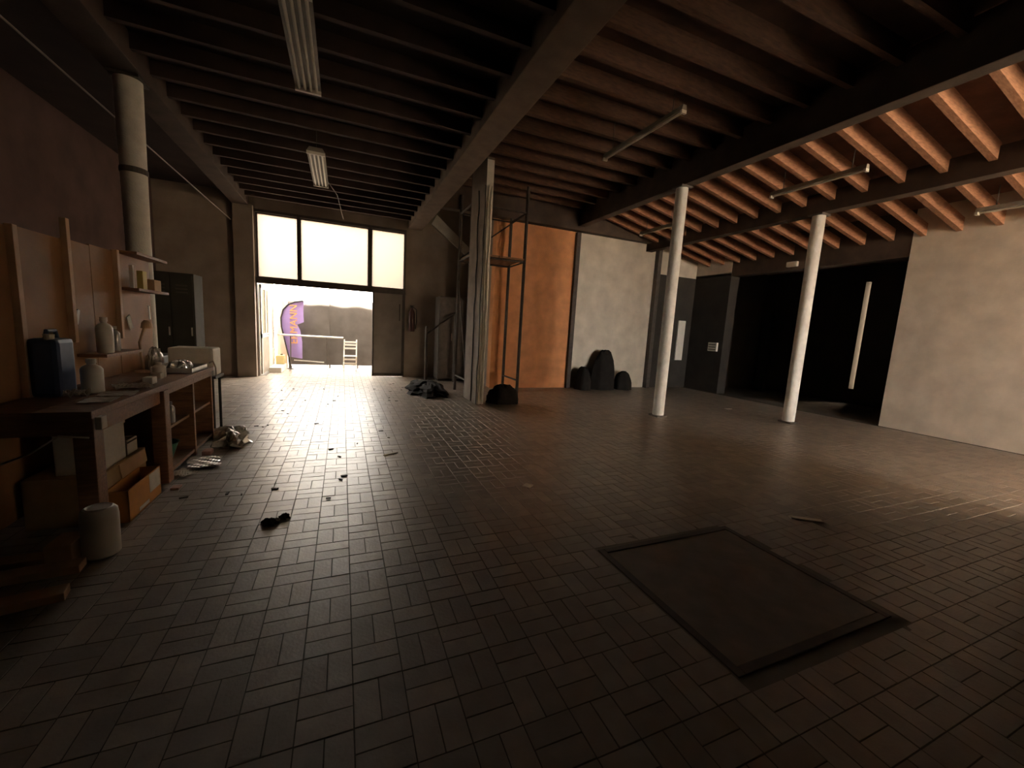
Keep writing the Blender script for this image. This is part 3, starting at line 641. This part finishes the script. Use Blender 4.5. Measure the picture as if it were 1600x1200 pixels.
# ---- litter on the floor
heap('plastic_wrap', -1.30, 5.85, .16, .13, .09, M_FOIL, 'shiny crumpled plastic by the far cabinet corner', 'wrap', 31, crisp=1.8)
heap('plastic_wrap', -1.19, 5.42, .15, .2, .13, M_FOIL, 'larger shiny plastic pile before the open cabinet', 'wrap', 32, crisp=1.9)
paper(-1.27, 4.72, .0, .26, .32, .3, M_FOIL, 'clear plastic sheet lying flat before the cabinet', 33, .04, 'plastic sheet', 'plastic_sheet')
paper(-1.36, 4.45, .0, .15, .2, .9, M_PAPER, 'curled paper scrap at the mid bench leg', 34, .03)
tag(MB().box(-1.36, -1.28, 4.98, 5.10, .0, .05, .012).build('cloth_pad', M_PINK), 'small pink cloth pad on the floor by the cabinet', 'cloth')
tag(MB().box(-1.33, -1.27, 4.04, 4.12, .0, .02, .004).build('paper_scrap', M_PINK), 'small pinkish scrap beside the orange carton', 'scrap')
heap('debris_clump', -.48, 3.20, .05, .04, .035, M_BLACK, 'dark twisted clump lying on the brick floor', 'debris', 35, 16, crisp=2)
heap('debris_clump', -.40, 3.27, .035, .03, .03, M_RUST, 'smaller brown clump touching the dark clump', 'debris', 36, 14, crisp=2)
rr = random.Random(77)
for k in range(46):
    if k < 30: x, y = rr.uniform(-1.2, 1.0), rr.uniform(3.3, 9.5)
    else: x, y = rr.uniform(.8, 1.9), rr.uniform(8.2, 10.4)
    s_ = rr.uniform(.012, .03); a = rr.uniform(0, 3.1)
    o = MB().box(x-s_, x+s_, y-s_*.35, y+s_*.35, .002, .010, .0, Matrix.Rotation(a, 3, 'Z')).build('litter_flake', M_RUST)
    tag(o, 'tiny dark flake of litter lying on the brick floor', 'litter', 'dark litter flakes on the brick floor')
tag(MB().box(.42, .60, 4.62, 4.64, .002, .012, 0, Matrix.Rotation(.5, 3, 'Z')).build('wood_splinter', M_PAPER), 'thin pale splinter on the bright brick floor', 'splinter')
tag(MB().box(1.62, 1.70, 3.32, 3.40, .002, .012, .002, Matrix.Rotation(.7, 3, 'Z')).build('paper_scrap', M_PAPER), 'pale paper scrap on the open brick floor', 'scrap')
tag(MB().box(3.60, 3.85, 2.02, 2.07, .002, .014, .002, Matrix.Rotation(-.6, 3, 'Z')).build('paper_scrap', M_PAPER), 'white paper strip beyond the pit cover', 'scrap')
tag(MB().box(7.9, 8.05, 6.25, 6.33, .002, .02, .002).build('paper_scrap', M_WHITE), 'white scrap at the threshold of the dark store', 'scrap')
# bucket, planks near the bench
bk = thing('plastic_drum', (-1.35, 3.05, 0), 'milky white plastic drum with open neck on the floor', 'drum')
MB().lathe((-1.35, 3.05, 0), [(.075, 0), (.086, .012), (.088, .24), (.083, .285), (.070, .30), (.045, .302), (.040, .27), (.040, .10), (.001, .10)], 24).build('body', M_PLASTIC, bk, smooth=True)
MB().lathe((-1.35, 3.05, .296), [(.046, .004), (.060, .010), (.066, .006)], 20).build('neck_ring', M_PLASTIC, bk, smooth=True)
tag(MB().box(-1.56, -1.44, 2.95, 3.13, 0, .13, .006).build('wood_block', M_BATTEN), 'short pale timber block beside the plastic drum', 'block')
for k, (cx, cy, L_, a, z, lb) in enumerate(((-1.72, 2.86, .70, .12, .0, 'long weathered plank on the floor before the workbench'), (-1.68, 2.55, .75, .22, .0, 'short weathered plank lying apart on the dark floor'), (-1.95, 3.02, .8, .05, .0, 'dusty plank tucked under the near bench end'))):
    R_ = Matrix.Rotation(a, 3, 'Z')
    tag(MB().box(cx-L_/2, cx+L_/2, cy-.05, cy+.05, z, z+.045, .005, R_).build('plank', M_BATTEN), lb, 'plank')
# ---- left aisle
lk = thing('metal_locker', (-2.95, 9.2, 0), 'dim grey metal lockers standing by the left wall', 'locker')
MB().box(-3.45, -2.45, 9.0, 9.5, .08, 2.15, .01).build('body', M_DKDOOR, lk)
for k in range(3):
    d = box('door', M_DKDOOR, lk, -3.43+k*.325, -3.12+k*.325, 8.98, 9.0, .12, 2.11, .004)
    for j in range(3): box('louvre', M_STEEL, d, -3.36+k*.325, -3.19+k*.325, 8.974, 8.98, 1.8+.06*j, 1.825+.06*j)
    box('handle', M_ALU, d, -3.16+k*.325, -3.14+k*.325, 8.965, 8.98, 1.05, 1.2)
for x in (-3.42, -2.52): box('foot', M_BLACK, lk, x, x+.05, 9.05, 9.45, 0, .08)
tb = thing('low_machine', (-3.0, 7.9, 0), 'low dark machine bench in front of the lockers', 'machine')
MB().box(-3.5, -2.5, 7.6, 8.2, .55, .80, .02).build('bed', M_BLACK, tb)
MB().box(-3.3, -2.9, 7.7, 8.1, .80, 1.0, .03).build('head', M_BLACK, tb)
for x in (-3.45, -2.65): box('foot', M_BLACK, tb, x, x+.12, 7.65, 8.15, 0, .55)
bpy.context.view_layer.update()
